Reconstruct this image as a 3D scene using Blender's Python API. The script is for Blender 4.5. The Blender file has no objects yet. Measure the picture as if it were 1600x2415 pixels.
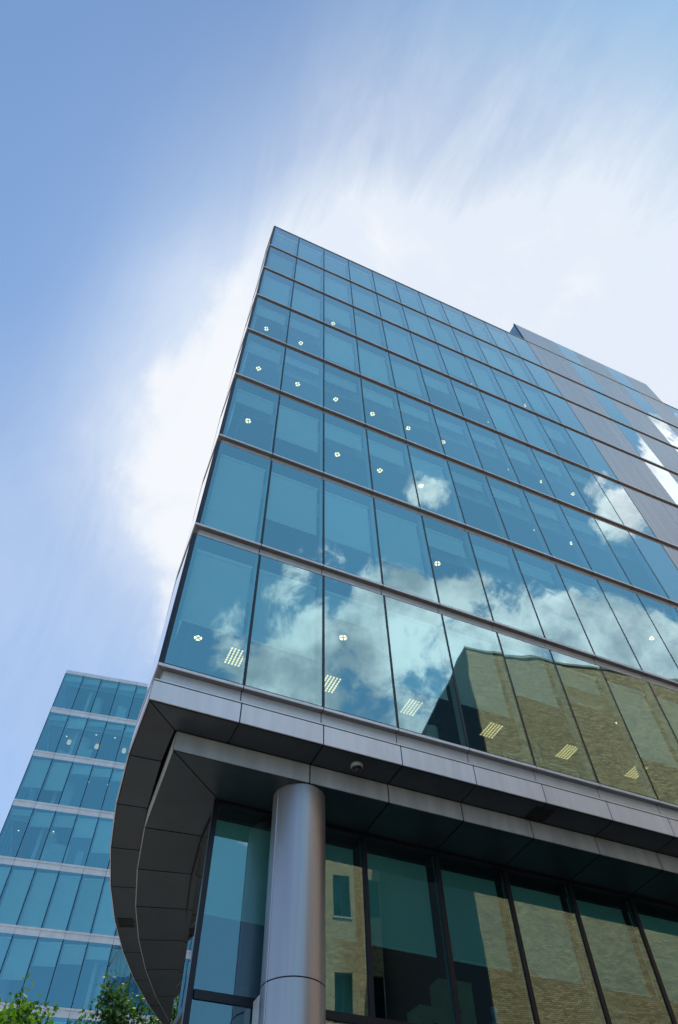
import bpy, math, random
from mathutils import Vector, Matrix
random.seed(7)
sc = bpy.context.scene
COL = sc.collection

# ------------------------------------------------------------------ camera
cam = bpy.data.cameras.new('camera')
cam.sensor_fit = 'VERTICAL'; cam.sensor_height = 36.0; cam.lens = 24.0485
cam.clip_start = 0.1; cam.clip_end = 3000
cam_o = bpy.data.objects.new('camera', cam); COL.objects.link(cam_o)
RR = Vector((0.913833, -0.405702, -0.017754)); UU = Vector((-0.324108, -0.754989, 0.57004)); FF = Vector((0.24467, 0.515167, 0.821425))
m = Matrix((RR, UU, -FF)).transposed().to_4x4()
m.translation = Vector((-0.8696, -9.0558, 1.5995))
cam_o.matrix_world = m
sc.camera = cam_o

# ------------------------------------------------------------------ sky
SUN = Vector((0.033, 0.37, 0.93)).normalized()
w = bpy.data.worlds.new('World'); sc.world = w; w.use_nodes = True
wn = w.node_tree; N = wn.nodes; Lk = wn.links; N.clear()
def nd(t, **k):
    n = N.new(t)
    for a, b in k.items(): setattr(n, a, b)
    return n
def setin(n, i, v):
    if hasattr(v, 'is_linked') or isinstance(v, bpy.types.NodeSocket): Lk.new(v, n.inputs[i])
    else: n.inputs[i].default_value = v
def mth(op, a, b=0.0, clamp=False):
    n = nd('ShaderNodeMath', operation=op, use_clamp=clamp); setin(n, 0, a); setin(n, 1, b); return n.outputs[0]
sky = nd('ShaderNodeTexSky', sky_type='NISHITA')
sky.sun_disc = False
sky.sun_elevation = math.asin(SUN.z); sky.sun_rotation = math.atan2(SUN.x, SUN.y)
sky.air_density = 1.0; sky.dust_density = 0.15; sky.ozone_density = 2.0
tc = nd('ShaderNodeTexCoord'); DIR = tc.outputs['Generated']
# cloud centres as directions on the sky: (x, y, z, radius in degrees, amount)
VEIL = [(0.39,0.32,0.865,37,0.82), (0.58,0.16,0.80,24,0.35), (0.06,0.46,0.885,18,0.28), (0.125,0.225,0.967,9,0.16), (0.02,0.10,0.994,20,0.06), (-0.02,0.62,0.78,26,0.10), (-0.13,0.78,0.61,30,0.36), (0.249,0.344,0.905,18,0.24), (0.30,-0.02,0.95,26,0.06)]
CUM = [(0.002,0.503,0.864,6.5,0.8), (0.018,0.580,0.814,6,0.8), (0.016,0.441,0.897,6,0.75), (0.028,0.372,0.928,5,0.6), (0.015,0.324,0.946,4,0.4), (0.085,0.637,0.766,5.5,0.5), (0.078,0.718,0.691,3.2,0.45), (0.076,0.688,0.722,3,0.3), (0.007,0.634,0.773,4,0.3), (0.098,0.155,0.983,5,0.16), (0.133,0.191,0.972,5,0.2), (0.294,0.162,0.942,12,0.2), (0.496,0.145,0.856,14,0.2)]
BANK = [(0.206,-0.683,0.700,5,0.5), (0.246,-0.620,0.745,4.5,0.6), (0.328,-0.687,0.649,6,0.75), (0.238,-0.723,0.648,4,0.6), (0.392,-0.601,0.697,6,1), (0.466,-0.577,0.670,6,1), (0.339,-0.552,0.762,3,0.65), (0.463,-0.535,0.707,4,0.7), (0.503,-0.510,0.698,4.2,0.8), (0.550,-0.512,0.660,5,1), (0.589,-0.467,0.659,4.5,0.9), (0.636,-0.453,0.625,4,0.8), (0.671,-0.431,0.603,4,0.7), (0.344,-0.436,0.832,2.2,0.48), (0.330,-0.449,0.830,1.4,0.25), (0.370,-0.434,0.822,1.5,0.25), (0.557,-0.315,0.768,2.4,0.42), (0.579,-0.328,0.746,2.4,0.42), (0.592,-0.307,0.746,2.4,0.4), (0.545,-0.312,0.778,1.5,0.3), (0.601,-0.258,0.757,3,0.8), (0.590,-0.213,0.779,2.6,0.8), (0.572,-0.208,0.794,1.5,0.4), (0.123,-0.589,0.799,1.6,0.3), (0.442,-0.649,0.619,8,1), (0.540,-0.587,0.603,8,1), (0.649,-0.521,0.554,8,1), (0.080,-0.654,0.753,2.5,0.35), (0.294,-0.759,0.581,8,0.8)]
def noise(scale, detail=6, rough=0.55, vec=None, dist=0.0):
    n = nd('ShaderNodeTexNoise'); n.inputs['Scale'].default_value = scale; n.inputs['Detail'].default_value = detail
    n.inputs['Roughness'].default_value = rough; n.inputs['Distortion'].default_value = dist
    Lk.new(vec or DIR, n.inputs['Vector']); return n.outputs['Fac']
def blobs(lst, grow=1.0):
    tot = None
    for x, y, z, r, a in lst:
        d = nd('ShaderNodeVectorMath', operation='DOT_PRODUCT'); Lk.new(DIR, d.inputs[0]); d.inputs[1].default_value = Vector((x, y, z)).normalized()
        mr = nd('ShaderNodeMapRange', interpolation_type='SMOOTHSTEP'); Lk.new(d.outputs['Value'], mr.inputs['Value'])
        mr.inputs['From Min'].default_value = math.cos(math.radians(r*grow)); mr.inputs['From Max'].default_value = 1.0
        mr.inputs['To Min'].default_value = 0.0; mr.inputs['To Max'].default_value = a
        tot = mr.outputs['Result'] if tot is None else mth('ADD', tot, mr.outputs['Result'])
    return tot
def ramp(v, a, b):
    mr = nd('ShaderNodeMapRange', interpolation_type='SMOOTHSTEP'); Lk.new(v, mr.inputs['Value'])
    mr.inputs['From Min'].default_value = a; mr.inputs['From Max'].default_value = b; return mr.outputs['Result']
def mixc(f, a, b):
    n = nd('ShaderNodeMix', data_type='RGBA'); 
    if isinstance(f, float): n.inputs[0].default_value = f
    else: Lk.new(f, n.inputs[0])
    for i, c in ((6, a), (7, b)):
        if isinstance(c, tuple): n.inputs[i].default_value = (*c, 1)
        else: Lk.new(c, n.inputs[i])
    return n.outputs[2]
stretch = nd('ShaderNodeMapping'); Lk.new(DIR, stretch.inputs['Vector'])
stretch.inputs['Rotation'].default_value = (0, 0, math.radians(20)); stretch.inputs['Scale'].default_value = (3.2, 0.8, 1.2)
sv = nd('ShaderNodeVectorMath', operation='SCALE'); Lk.new(sky.outputs[0], sv.inputs[0]); sv.inputs['Scale'].default_value = 0.15
tint = nd('ShaderNodeMix', data_type='RGBA', blend_type='MULTIPLY'); tint.inputs[0].default_value = 1.0
Lk.new(sv.outputs[0], tint.inputs[6]); tint.inputs[7].default_value = (0.53, 0.68, 0.75, 1)
base0 = tint.outputs[2]
base = mixc(blobs([(0.40, -0.68, 0.61, 56, 0.88)]), base0, (0.15, 0.385, 0.60))      # paler, brighter sky opposite the sun
wisps = ramp(noise(3.2, 10, 0.66, stretch.outputs[0], 0.7), 0.25, 0.75)
veil = mth('MULTIPLY', blobs(VEIL), mth('ADD', mth('MULTIPLY', wisps, 0.32), 0.80))
veil = mth('MINIMUM', mth('ADD', mth('POWER', veil, 1.5), 0.07), 0.93)
cumn = noise(11.0, 12, 0.66, None, 0.5)
cum = mth('MULTIPLY', ramp(mth('ADD', blobs(CUM, 1.05), mth('MULTIPLY', mth('SUBTRACT', cumn, 0.5), 2.2)), 0.18, 1.10), mth('MULTIPLY', ramp(blobs(CUM, 1.3), 0.02, 0.35), 0.85))
bn = noise(10.0, 12, 0.66, None, 0.35)
bk = mth('MINIMUM', blobs(BANK, 1.25), 1.05)
bank = ramp(mth('ADD', bk, mth('MULTIPLY', mth('SUBTRACT', bn, 0.5), 3.9)), 0.44, 1.06)
bank = mth('MULTIPLY', bank, ramp(bk, 0.03, 0.35))
shade = ramp(noise(7.0, 8, 0.6), 0.36, 0.62)
bankcol = mixc(shade, (0.50, 0.58, 0.64), (1.28, 1.28, 1.25))
c1 = mixc(veil, base, (0.565, 0.61, 0.67))
c2 = mixc(cum, c1, (0.64, 0.655, 0.68))
c3 = mixc(bank, c2, bankcol)
bg = nd('ShaderNodeBackground'); Lk.new(c3, bg.inputs[0]); bg.inputs[1].default_value = 1.0
wo = nd('ShaderNodeOutputWorld'); Lk.new(bg.outputs[0], wo.inputs[0])

# ------------------------------------------------------------------ sun and exposure
sl = bpy.data.lights.new('sun', 'SUN'); sl.energy = 5.0; sl.angle = math.radians(0.5); sl.color = (1.0, 0.95, 0.86)
so = bpy.data.objects.new('sun', sl); COL.objects.link(so)
so.rotation_euler = SUN.to_track_quat('Z', 'Y').to_euler(); so.location = SUN*80
sc.view_settings.view_transform = 'Standard'; sc.view_settings.look = 'None'
sc.view_settings.exposure = 0.55; sc.view_settings.gamma = 1.0; sc.view_settings.use_curve_mapping = False
sc.render.engine = 'CYCLES'
sc.cycles.max_bounces = 10; sc.cycles.transparent_max_bounces = 16; sc.cycles.glossy_bounces = 5

# ------------------------------------------------------------------ materials
def mat(name):
    m_ = bpy.data.materials.new(name); m_.use_nodes = True; t = m_.node_tree; t.nodes.clear()
    o = t.nodes.new('ShaderNodeOutputMaterial'); return m_, t, o
def principled(name, col, rough=0.5, metal=0.0, vary=0.0, vscale=3.0, bump=0.0, bscale=20.0, stretchz=1.0, col2=None, spec=0.5, emit=0.0, coat=0.0, isl=0.0):
    m_, t, o = mat(name); p = t.nodes.new('ShaderNodeBsdfPrincipled'); t.links.new(p.outputs[0], o.inputs[0])
    p.inputs['Base Color'].default_value = (*col, 1); p.inputs['Roughness'].default_value = rough; p.inputs['Metallic'].default_value = metal
    p.inputs['Specular IOR Level'].default_value = spec; p.inputs['Coat Weight'].default_value = coat
    if emit: p.inputs['Emission Color'].default_value = (*col, 1); p.inputs['Emission Strength'].default_value = emit
    if vary or bump:
        g = t.nodes.new('ShaderNodeNewGeometry'); mp = t.nodes.new('ShaderNodeMapping'); mp.inputs['Scale'].default_value = (1, 1, stretchz)
        t.links.new(g.outputs['Position'], mp.inputs[0])
    if vary:
        n = t.nodes.new('ShaderNodeTexNoise'); n.inputs['Scale'].default_value = vscale; n.inputs['Detail'].default_value = 6; t.links.new(mp.outputs[0], n.inputs[0])
        r = t.nodes.new('ShaderNodeMapRange'); t.links.new(n.outputs['Fac'], r.inputs[0]); r.inputs[1].default_value = 0.3; r.inputs[2].default_value = 0.7
        mx = t.nodes.new('ShaderNodeMix'); mx.data_type = 'RGBA'; t.links.new(r.outputs[0], mx.inputs[0])
        c2_ = col2 or tuple(c*(1-vary) for c in col)
        mx.inputs[6].default_value = (*c2_, 1); mx.inputs[7].default_value = (*col, 1); t.links.new(mx.outputs[2], p.inputs['Base Color'])
        r2 = t.nodes.new('ShaderNodeMapRange'); t.links.new(n.outputs['Fac'], r2.inputs[0]); r2.inputs[3].default_value = max(0.02, rough-0.07); r2.inputs[4].default_value = min(1, rough+0.07)
        t.links.new(r2.outputs[0], p.inputs['Roughness'])
    if isl < 0:
        oi = t.nodes.new('ShaderNodeObjectInfo'); r4 = t.nodes.new('ShaderNodeMapRange'); t.links.new(oi.outputs['Random'], r4.inputs[0]); r4.inputs[3].default_value = 1+isl; r4.inputs[4].default_value = 1.0
        hs = t.nodes.new('ShaderNodeHueSaturation'); t.links.new(r4.outputs[0], hs.inputs['Value']); t.links.new(mx.outputs[2], hs.inputs['Color']); t.links.new(hs.outputs[0], p.inputs['Base Color'])
    if isl > 0:
        g2 = t.nodes.new('ShaderNodeNewGeometry'); r3 = t.nodes.new('ShaderNodeMapRange'); t.links.new(g2.outputs['Random Per Island'], r3.inputs[0]); r3.inputs[3].default_value = 1-isl; r3.inputs[4].default_value = 1+isl*0.4
        hs = t.nodes.new('ShaderNodeHueSaturation'); t.links.new(r3.outputs[0], hs.inputs['Value'])
        if vary: t.links.new(mx.outputs[2], hs.inputs['Color'])
        else: hs.inputs['Color'].default_value = (*col, 1)
        t.links.new(hs.outputs[0], p.inputs['Base Color'])
    if bump:
        n = t.nodes.new('ShaderNodeTexNoise'); n.inputs['Scale'].default_value = bscale; n.inputs['Detail'].default_value = 4; t.links.new(mp.outputs[0], n.inputs[0])
        b = t.nodes.new('ShaderNodeBump'); b.inputs['Strength'].default_value = bump; b.inputs['Distance'].default_value = 0.01
        t.links.new(n.outputs['Fac'], b.inputs['Height']); t.links.new(b.outputs[0], p.inputs['Normal'])
    return m_
def glass(name, refl=(0.56, 0.90, 1.0), trans=(0.74, 1.0, 0.98), r0=0.38, wave=0.0045, body=None):
    """coated facade glass: mirror and tinted see-through by angle, faint waviness that differs from pane to pane"""
    m_, t, o = mat(name); n = t.nodes; k = t.links
    oi = n.new('ShaderNodeObjectInfo'); g = n.new('ShaderNodeNewGeometry')
    no = n.new('ShaderNodeTexNoise'); no.noise_dimensions = '4D'; no.inputs['Scale'].default_value = 0.75; no.inputs['Detail'].default_value = 1.0
    k.new(g.outputs['Position'], no.inputs['Vector'])
    mu = n.new('ShaderNodeMath'); mu.operation = 'MULTIPLY'; mu.inputs[1].default_value = 40; k.new(oi.outputs['Random'], mu.inputs[0]); k.new(mu.outputs[0], no.inputs['W'])
    b = n.new('ShaderNodeBump'); b.inputs['Strength'].default_value = 1.0; b.inputs['Distance'].default_value = wave; k.new(no.outputs['Fac'], b.inputs['Height'])
    fr = n.new('ShaderNodeFresnel'); fr.inputs['IOR'].default_value = 1.5
    mr = n.new('ShaderNodeMapRange'); mr.inputs[1].default_value = 0.04; mr.inputs[2].default_value = 0.75; mr.inputs[3].default_value = r0; mr.inputs[4].default_value = 1.0
    k.new(fr.outputs[0], mr.inputs[0])
    rv = n.new('ShaderNodeMapRange'); rv.inputs[3].default_value = r0*0.90; rv.inputs[4].default_value = r0*1.08; k.new(oi.outputs['Random'], rv.inputs[0]); k.new(rv.outputs[0], mr.inputs[3])
    cm = n.new('ShaderNodeMix'); cm.data_type = 'RGBA'; cm.inputs[6].default_value = (*refl, 1); cm.inputs[7].default_value = (1, 1, 1, 1)
    f2 = n.new('ShaderNodeMapRange'); f2.inputs[1].default_value = 0.04; f2.inputs[2].default_value = 0.38; k.new(fr.outputs[0], f2.inputs[0]); k.new(f2.outputs[0], cm.inputs[0])
    gl = n.new('ShaderNodeBsdfGlossy'); gl.inputs['Roughness'].default_value = 0.0; k.new(cm.outputs[2], gl.inputs[0]); k.new(b.outputs[0], gl.inputs['Normal'])
    if body: tr = n.new('ShaderNodeBsdfDiffuse'); tr.inputs[0].default_value = (*body, 1)
    else: tr = n.new('ShaderNodeBsdfTransparent'); tr.inputs[0].default_value = (*trans, 1)
    ms = n.new('ShaderNodeMixShader'); k.new(mr.outputs[0], ms.inputs[0]); k.new(tr.outputs[0], ms.inputs[1]); k.new(gl.outputs[0], ms.inputs[2])
    k.new(ms.outputs[0], o.inputs[0]); return m_
def clear_mat():
    m_, t, o = mat('clear inner face'); tr = t.nodes.new('ShaderNodeBsdfTransparent'); tr.inputs[0].default_value = (0.97, 0.99, 0.99, 1)
    t.links.new(tr.outputs[0], o.inputs[0]); return m_
def brick_mat():
    m_, t, o = mat('stock brick'); n = t.nodes; k = t.links
    p = n.new('ShaderNodeBsdfPrincipled'); p.inputs['Roughness'].default_value = 0.85; k.new(p.outputs[0], o.inputs[0])
    uv = n.new('ShaderNodeUVMap'); uv.uv_map = 'UVMap'
    b = n.new('ShaderNodeTexBrick'); k.new(uv.outputs[0], b.inputs['Vector'])
    b.inputs['Scale'].default_value = 1.0; b.inputs['Brick Width'].default_value = 0.225; b.inputs['Row Height'].default_value = 0.075
    b.inputs['Mortar Size'].default_value = 0.009; b.inputs['Mortar Smooth'].default_value = 0.2; b.inputs['Bias'].default_value = -0.1
    b.inputs['Color1'].default_value = (0.68, 0.47, 0.22, 1); b.inputs['Color2'].default_value = (0.36, 0.225, 0.10, 1); b.inputs['Mortar'].default_value = (0.12, 0.10, 0.07, 1)
    no = n.new('ShaderNodeTexNoise'); no.inputs['Scale'].default_value = 0.5; no.inputs['Detail'].default_value = 8; no.inputs['Roughness'].default_value = 0.7
    mp = n.new('ShaderNodeMapping'); mp.inputs['Scale'].default_value = (2.2, 9.0, 1); k.new(uv.outputs[0], mp.inputs[0]); k.new(mp.outputs[0], no.inputs[0])
    r = n.new('ShaderNodeMapRange'); r.inputs[1].default_value = 0.35; r.inputs[2].default_value = 0.7; r.inputs[3].default_value = 0.74; r.inputs[4].default_value = 1.2; k.new(no.outputs['Fac'], r.inputs[0])
    hs = n.new('ShaderNodeHueSaturation'); k.new(b.outputs['Color'], hs.inputs['Color']); k.new(r.outputs[0], hs.inputs['Value'])
    k.new(hs.outputs[0], p.inputs['Base Color'])
    bp = n.new('ShaderNodeBump'); bp.inputs['Strength'].default_value = 0.5; bp.inputs['Distance'].default_value = 0.01; bp.invert = True
    k.new(b.outputs['Fac'], bp.inputs['Height']); k.new(bp.outputs[0], p.inputs['Normal']); return m_
def leaf_mat(name, c1_, c2_):
    m_, t, o = mat(name); n = t.nodes; k = t.links
    g = n.new('ShaderNodeNewGeometry')
    rp = n.new('ShaderNodeMix'); rp.data_type = 'RGBA'; k.new(g.outputs['Random Per Island'], rp.inputs[0]); rp.inputs[6].default_value = (*c1_, 1); rp.inputs[7].default_value = (*c2_, 1)
    p = n.new('ShaderNodeBsdfPrincipled'); p.inputs['Roughness'].default_value = 0.65; p.inputs['Specular IOR Level'].default_value = 0.2; k.new(rp.outputs[2], p.inputs['Base Color'])
    tl = n.new('ShaderNodeBsdfTranslucent'); br = n.new('ShaderNodeMix'); br.data_type = 'RGBA'; br.blend_type = 'MULTIPLY'; br.inputs[0].default_value = 1
    k.new(rp.outputs[2], br.inputs[6]); br.inputs[7].default_value = (2.0, 2.2, 0.7, 1); k.new(br.outputs[2], tl.inputs[0])
    ms = n.new('ShaderNodeMixShader'); ms.inputs[0].default_value = 0.28; k.new(p.outputs[0], ms.inputs[1]); k.new(tl.outputs[0], ms.inputs[2]); k.new(ms.outputs[0], o.inputs[0]); return m_
M = dict(
    glass=glass('facade glass'),
    glass_light=glass('pale opaque glass', refl=(0.75, 0.93, 1.0), r0=0.34, body=(0.16, 0.30, 0.34)),
    glass_low=glass('street level glass', refl=(0.62, 0.88, 0.95), trans=(0.40, 0.76, 0.72), r0=0.30, wave=0.0022),
    glass_left=glass('left block glass', refl=(0.48, 0.90, 1.0), trans=(0.72, 1.0, 1.0), r0=0.40),
    glass_brick=glass('sash glass', refl=(0.6, 0.9, 0.95), trans=(0.3, 0.5, 0.5), r0=0.12),
    clear=clear_mat(),
    alu=principled('anodised aluminium', (0.92, 0.87, 0.90), 0.38, 0.22, 0.14, 5.0, 0.03, 60, 0.12, isl=0.07),
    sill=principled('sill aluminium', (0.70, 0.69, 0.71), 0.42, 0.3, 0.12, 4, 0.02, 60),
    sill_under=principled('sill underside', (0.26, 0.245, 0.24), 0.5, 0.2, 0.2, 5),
    alu_warm=principled('beam aluminium', (0.66, 0.65, 0.63), 0.42, 0.35, 0.26, 4.0, 0.03, 60, 0.2, isl=0.07),
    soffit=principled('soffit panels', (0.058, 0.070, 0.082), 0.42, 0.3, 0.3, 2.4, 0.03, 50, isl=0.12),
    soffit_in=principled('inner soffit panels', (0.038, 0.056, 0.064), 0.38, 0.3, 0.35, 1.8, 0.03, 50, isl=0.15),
    seam=principled('seam', (0.012, 0.012, 0.016), 0.7),
    navy=principled('dark gasket', (0.010, 0.014, 0.028), 0.45),
    frame=principled('dark window frame', (0.018, 0.018, 0.028), 0.35, 0.3),
    fin=principled('inner frame', (0.55, 0.62, 0.62), 0.6),
    findark=principled('inner jamb', (0.16, 0.20, 0.19), 0.6),
    steel=principled('brushed steel column', (0.56, 0.52, 0.54), 0.42, 0.85, 0.16, 9, 0.12, 110, 0.03),
    panel=principled('ribbed metal panel', (0.54, 0.55, 0.60), 0.42, 0.3, 0.10, 4.5, 0, 1, 0.05, isl=0.05),
    blind=principled('roller blind fabric', (0.86, 0.88, 0.84), 0.9, 0, 0.05, 1.5, isl=-0.22),
    hem=principled('blind hem bar', (0.85, 0.87, 0.85), 0.5),
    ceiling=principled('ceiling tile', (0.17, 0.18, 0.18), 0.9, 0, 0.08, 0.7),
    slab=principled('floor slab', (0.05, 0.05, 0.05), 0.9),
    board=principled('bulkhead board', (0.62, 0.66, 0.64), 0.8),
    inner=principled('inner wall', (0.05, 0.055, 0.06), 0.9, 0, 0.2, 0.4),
    white=principled('white paint', (0.75, 0.76, 0.74), 0.6),
    lamp=principled('lit lamp', (1.0, 0.74, 0.36), 0.5, emit=1.9),
    lampgrid=principled('lit louvre', (1.0, 0.72, 0.34), 0.5, emit=1.15),
    lampdull=principled('dim lit louvre', (1.0, 0.72, 0.34), 0.5, emit=0.75),
    lampfar=principled('lit far lamp', (1.0, 0.85, 0.6), 0.5, emit=1.3),
    lampdim=principled('lit pendant', (0.95, 0.72, 0.50), 0.5, emit=0.45),
    brick=brick_mat(),
    wall_shade=principled('painted wall shade', (0.018, 0.020, 0.022), 0.7, 0, 0.2, 1.0, isl=0.2),  # shade on the brick building's side wall, put into a near-black colour
    stone=principled('stone coping', (0.42, 0.40, 0.34), 0.8, 0, 0.2, 2),
    lwhite=principled('pale band cladding', (0.84, 0.83, 0.87), 0.45, 0.2, 0.15, 2.5, isl=0.06),
    black=principled('black plastic', (0.02, 0.02, 0.022), 0.35),
    grey=principled('camera housing', (0.42, 0.43, 0.42), 0.35, 0.2),
    card=principled('cardboard', (0.40, 0.29, 0.16), 0.85, 0, 0.15, 4),
    bag=principled('blue plastic bag', (0.04, 0.50, 0.85), 0.3, 0, 0.4, 14, 0.8, 25),
    pot=principled('white pot', (0.75, 0.8, 0.76), 0.5),
    soil=principled('soil', (0.04, 0.03, 0.02), 0.9),
    leafA=leaf_mat('bright leaves', (0.035, 0.10, 0.012), (0.085, 0.155, 0.02)),
    leafB=leaf_mat('dark leaves', (0.018, 0.060, 0.012), (0.045, 0.105, 0.018)),
    leafC=leaf_mat('pot plant leaves', (0.03, 0.08, 0.03), (0.05, 0.12, 0.04)),
    bark=principled('bark', (0.11, 0.09, 0.065), 0.9, 0, 0.4, 9, 0.6, 25),
    asphalt=principled('asphalt', (0.05, 0.05, 0.052), 0.85, 0, 0.3, 0.6, 0.4, 60),
    paving=principled('paving', (0.20, 0.19, 0.18), 0.8, 0, 0.25, 0.9, 0.3, 30),
    earth=principled('ground', (0.13, 0.13, 0.12), 0.9, 0, 0.3, 0.05),
    kerb=principled('kerb', (0.30, 0.29, 0.27), 0.8, 0, 0.2, 2),
    paint=principled('road paint', (0.78, 0.77, 0.72), 0.6),
)

# ------------------------------------------------------------------ mesh builder
class Fr:
    def __init__(s, o=(0, 0), ang=0.0):
        s.o = o; s.a = math.radians(ang); s.c = math.cos(s.a); s.s = math.sin(s.a)
    def p(s, a, b, z): return (s.o[0]+a*s.c-b*s.s, s.o[1]+a*s.s+b*s.c, z)
W0 = Fr()
class MB:
    def __init__(s, fr=W0): s.v = []; s.f = []; s.m = []; s.sm = []; s.fr = fr
    def face(s, pts, mi=0, smooth=False):
        i = len(s.v); s.v += [tuple(p) for p in pts]; s.f.append(tuple(range(i, i+len(pts)))); s.m.append(mi); s.sm.append(smooth)
    def hexa(s, q, mi=0, front=None):   # q: 8 points bottom 4 (ccw) then top 4; face order: bottom, top, side0(front)...
        i = len(s.v); s.v += [tuple(p) for p in q]
        F = [(3, 2, 1, 0), (4, 5, 6, 7), (0, 1, 5, 4), (1, 2, 6, 5), (2, 3, 7, 6), (3, 0, 4, 7)]
        for n_, f in enumerate(F):
            s.f.append(tuple(i+k for k in f)); s.m.append(front if (front is not None and n_ == 2) else mi); s.sm.append(False)
    def box(s, a0, a1, b0, b1, z0, z1, mi=0, front=None):
        P = s.fr.p
        s.hexa([P(a0, b0, z0), P(a1, b0, z0), P(a1, b1, z0), P(a0, b1, z0), P(a0, b0, z1), P(a1, b0, z1), P(a1, b1, z1), P(a0, b1, z1)], mi, front)
    def prism(s, poly, z0, z1, mi=0, mtop=None):   # poly ccw
        n = len(poly)
        s.face([(x, y, z0) for x, y in reversed(poly)], mi); s.face([(x, y, z1) for x, y in poly], mi if mtop is None else mtop)
        for i in range(n):
            a, b = poly[i], poly[(i+1) % n]; s.face([(*a, z0), (*b, z0), (*b, z1), (*a, z1)], mi)
    def lathe(s, c, prof, n=48, mi=0, smooth=True):
        i0 = len(s.v)
        for r, z in prof:
            for k in range(n): t = 2*math.pi*k/n; s.v.append((c[0]+r*math.cos(t), c[1]+r*math.sin(t), z))
        for j in range(len(prof)-1):
            for k in range(n):
                a = i0+j*n+k; b = i0+j*n+(k+1) % n; s.f.append((a, b, b+n, a+n)); s.m.append(mi); s.sm.append(smooth)
    def disc(s, c, r, z, n=32, mi=0, up=False):
        p = [(c[0]+r*math.cos(2*math.pi*k/n), c[1]+r*math.sin(2*math.pi*k/n), z) for k in range(n)]
        s.face(p if up else p[::-1], mi)
    def tube(s, p0, p1, r0, r1, n=8, mi=0):
        p0 = Vector(p0); p1 = Vector(p1); d = (p1-p0).normalized(); u = d.orthogonal().normalized(); v = d.cross(u); i = len(s.v)
        for p, r in ((p0, r0), (p1, r1)):
            for k in range(n): t = 2*math.pi*k/n; s.v.append(tuple(p+u*r*math.cos(t)+v*r*math.sin(t)))
        for k in range(n): s.f.append((i+k, i+(k+1) % n, i+n+(k+1) % n, i+n+k)); s.m.append(mi); s.sm.append(True)
    def build(s, name, mats, parent=None, kind=None, label=None, loc=None, bevel=0.0):
        me = bpy.data.meshes.new(name); base = Vector(loc) if loc else (WP[parent.name] if parent is not None and parent.name in WP else Vector((0, 0, 0)))
        me.from_pydata([tuple(Vector(v)-base) for v in s.v], [], s.f)
        if not isinstance(mats, (list, tuple)): mats = [mats]
        for x in mats: me.materials.append(M[x])
        me.polygons.foreach_set('material_index', s.m); me.polygons.foreach_set('use_smooth', s.sm)
        uv = me.uv_layers.new(name='UVMap')
        for p in me.polygons:
            n = p.normal
            for li in p.loop_indices:
                co = Vector(s.v[me.loops[li].vertex_index])
                if abs(n.z) > 0.7: uv.data[li].uv = (co.x, co.y)
                else:
                    h = math.hypot(n.x, n.y) or 1; uv.data[li].uv = (-co.x*n.y/h+co.y*n.x/h, co.z)
        o = bpy.data.objects.new(name, me); COL.objects.link(o)
        if parent is not None:
            o.parent = parent
            pb = WP.get(parent.name, Vector((0, 0, 0))); o.location = base-pb
        else: o.location = base
        WP[o.name] = base
        if kind: o['kind'] = kind
        if label: o['label'] = label
        if bevel:
            bm = o.modifiers.new('bevel', 'BEVEL'); bm.width = bevel; bm.segments = 2; bm.limit_method = 'ANGLE'
        return o
WP = {}
def tag(o, label, cat, group=None):
    o['label'] = label; o['category'] = cat
    if group: o['group'] = group
    return o
def thing(name, loc, label, cat, group=None):
    e = bpy.data.objects.new(name, None); COL.objects.link(e); e.location = loc; WP[e.name] = Vector(loc); e.empty_display_size = 0.5
    return tag(e, label, cat, group)
def place(mesh, name, parent, loc, rot=0.0, label=None):
    o = bpy.data.objects.new(name, mesh); COL.objects.link(o); o.parent = parent; o.location = Vector(loc)-WP[parent.name]; o.rotation_euler = (0, 0, rot); WP[o.name] = Vector(loc)
    if label: o['label'] = label
    return o

# ------------------------------------------------------------------ ground
g = MB(); g.face([(-600, -600, -0.12), (600, -600, -0.12), (600, 600, -0.12), (-600, 600, -0.12)]); g.build('ground', 'earth', kind='structure')
g = MB(); g.box(-60, 80, -13.0, -3.2, -0.3, -0.11); g.build('road', 'asphalt', kind='structure')
g = MB(); g.box(-60, 80, -3.0, 60, -0.3, 0.0); g.build('pavement', 'paving', kind='structure')
g = MB(); g.box(-60, 80, -60, -13.2, -0.3, 0.0); g.build('pavement', 'paving', kind='structure')
g = MB(); g.box(-60, 80, -3.2, -3.0, -0.3, 0.005); g.box(-60, 80, -13.2, -13.0, -0.3, 0.005); g.build('kerb', 'kerb', kind='structure')
g = MB()
for i in range(-10, 14): g.box(i*6, i*6+3, -8.16, -8.04, -0.105, -0.104)
g.build('road_marking', 'paint', kind='structure')

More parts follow.
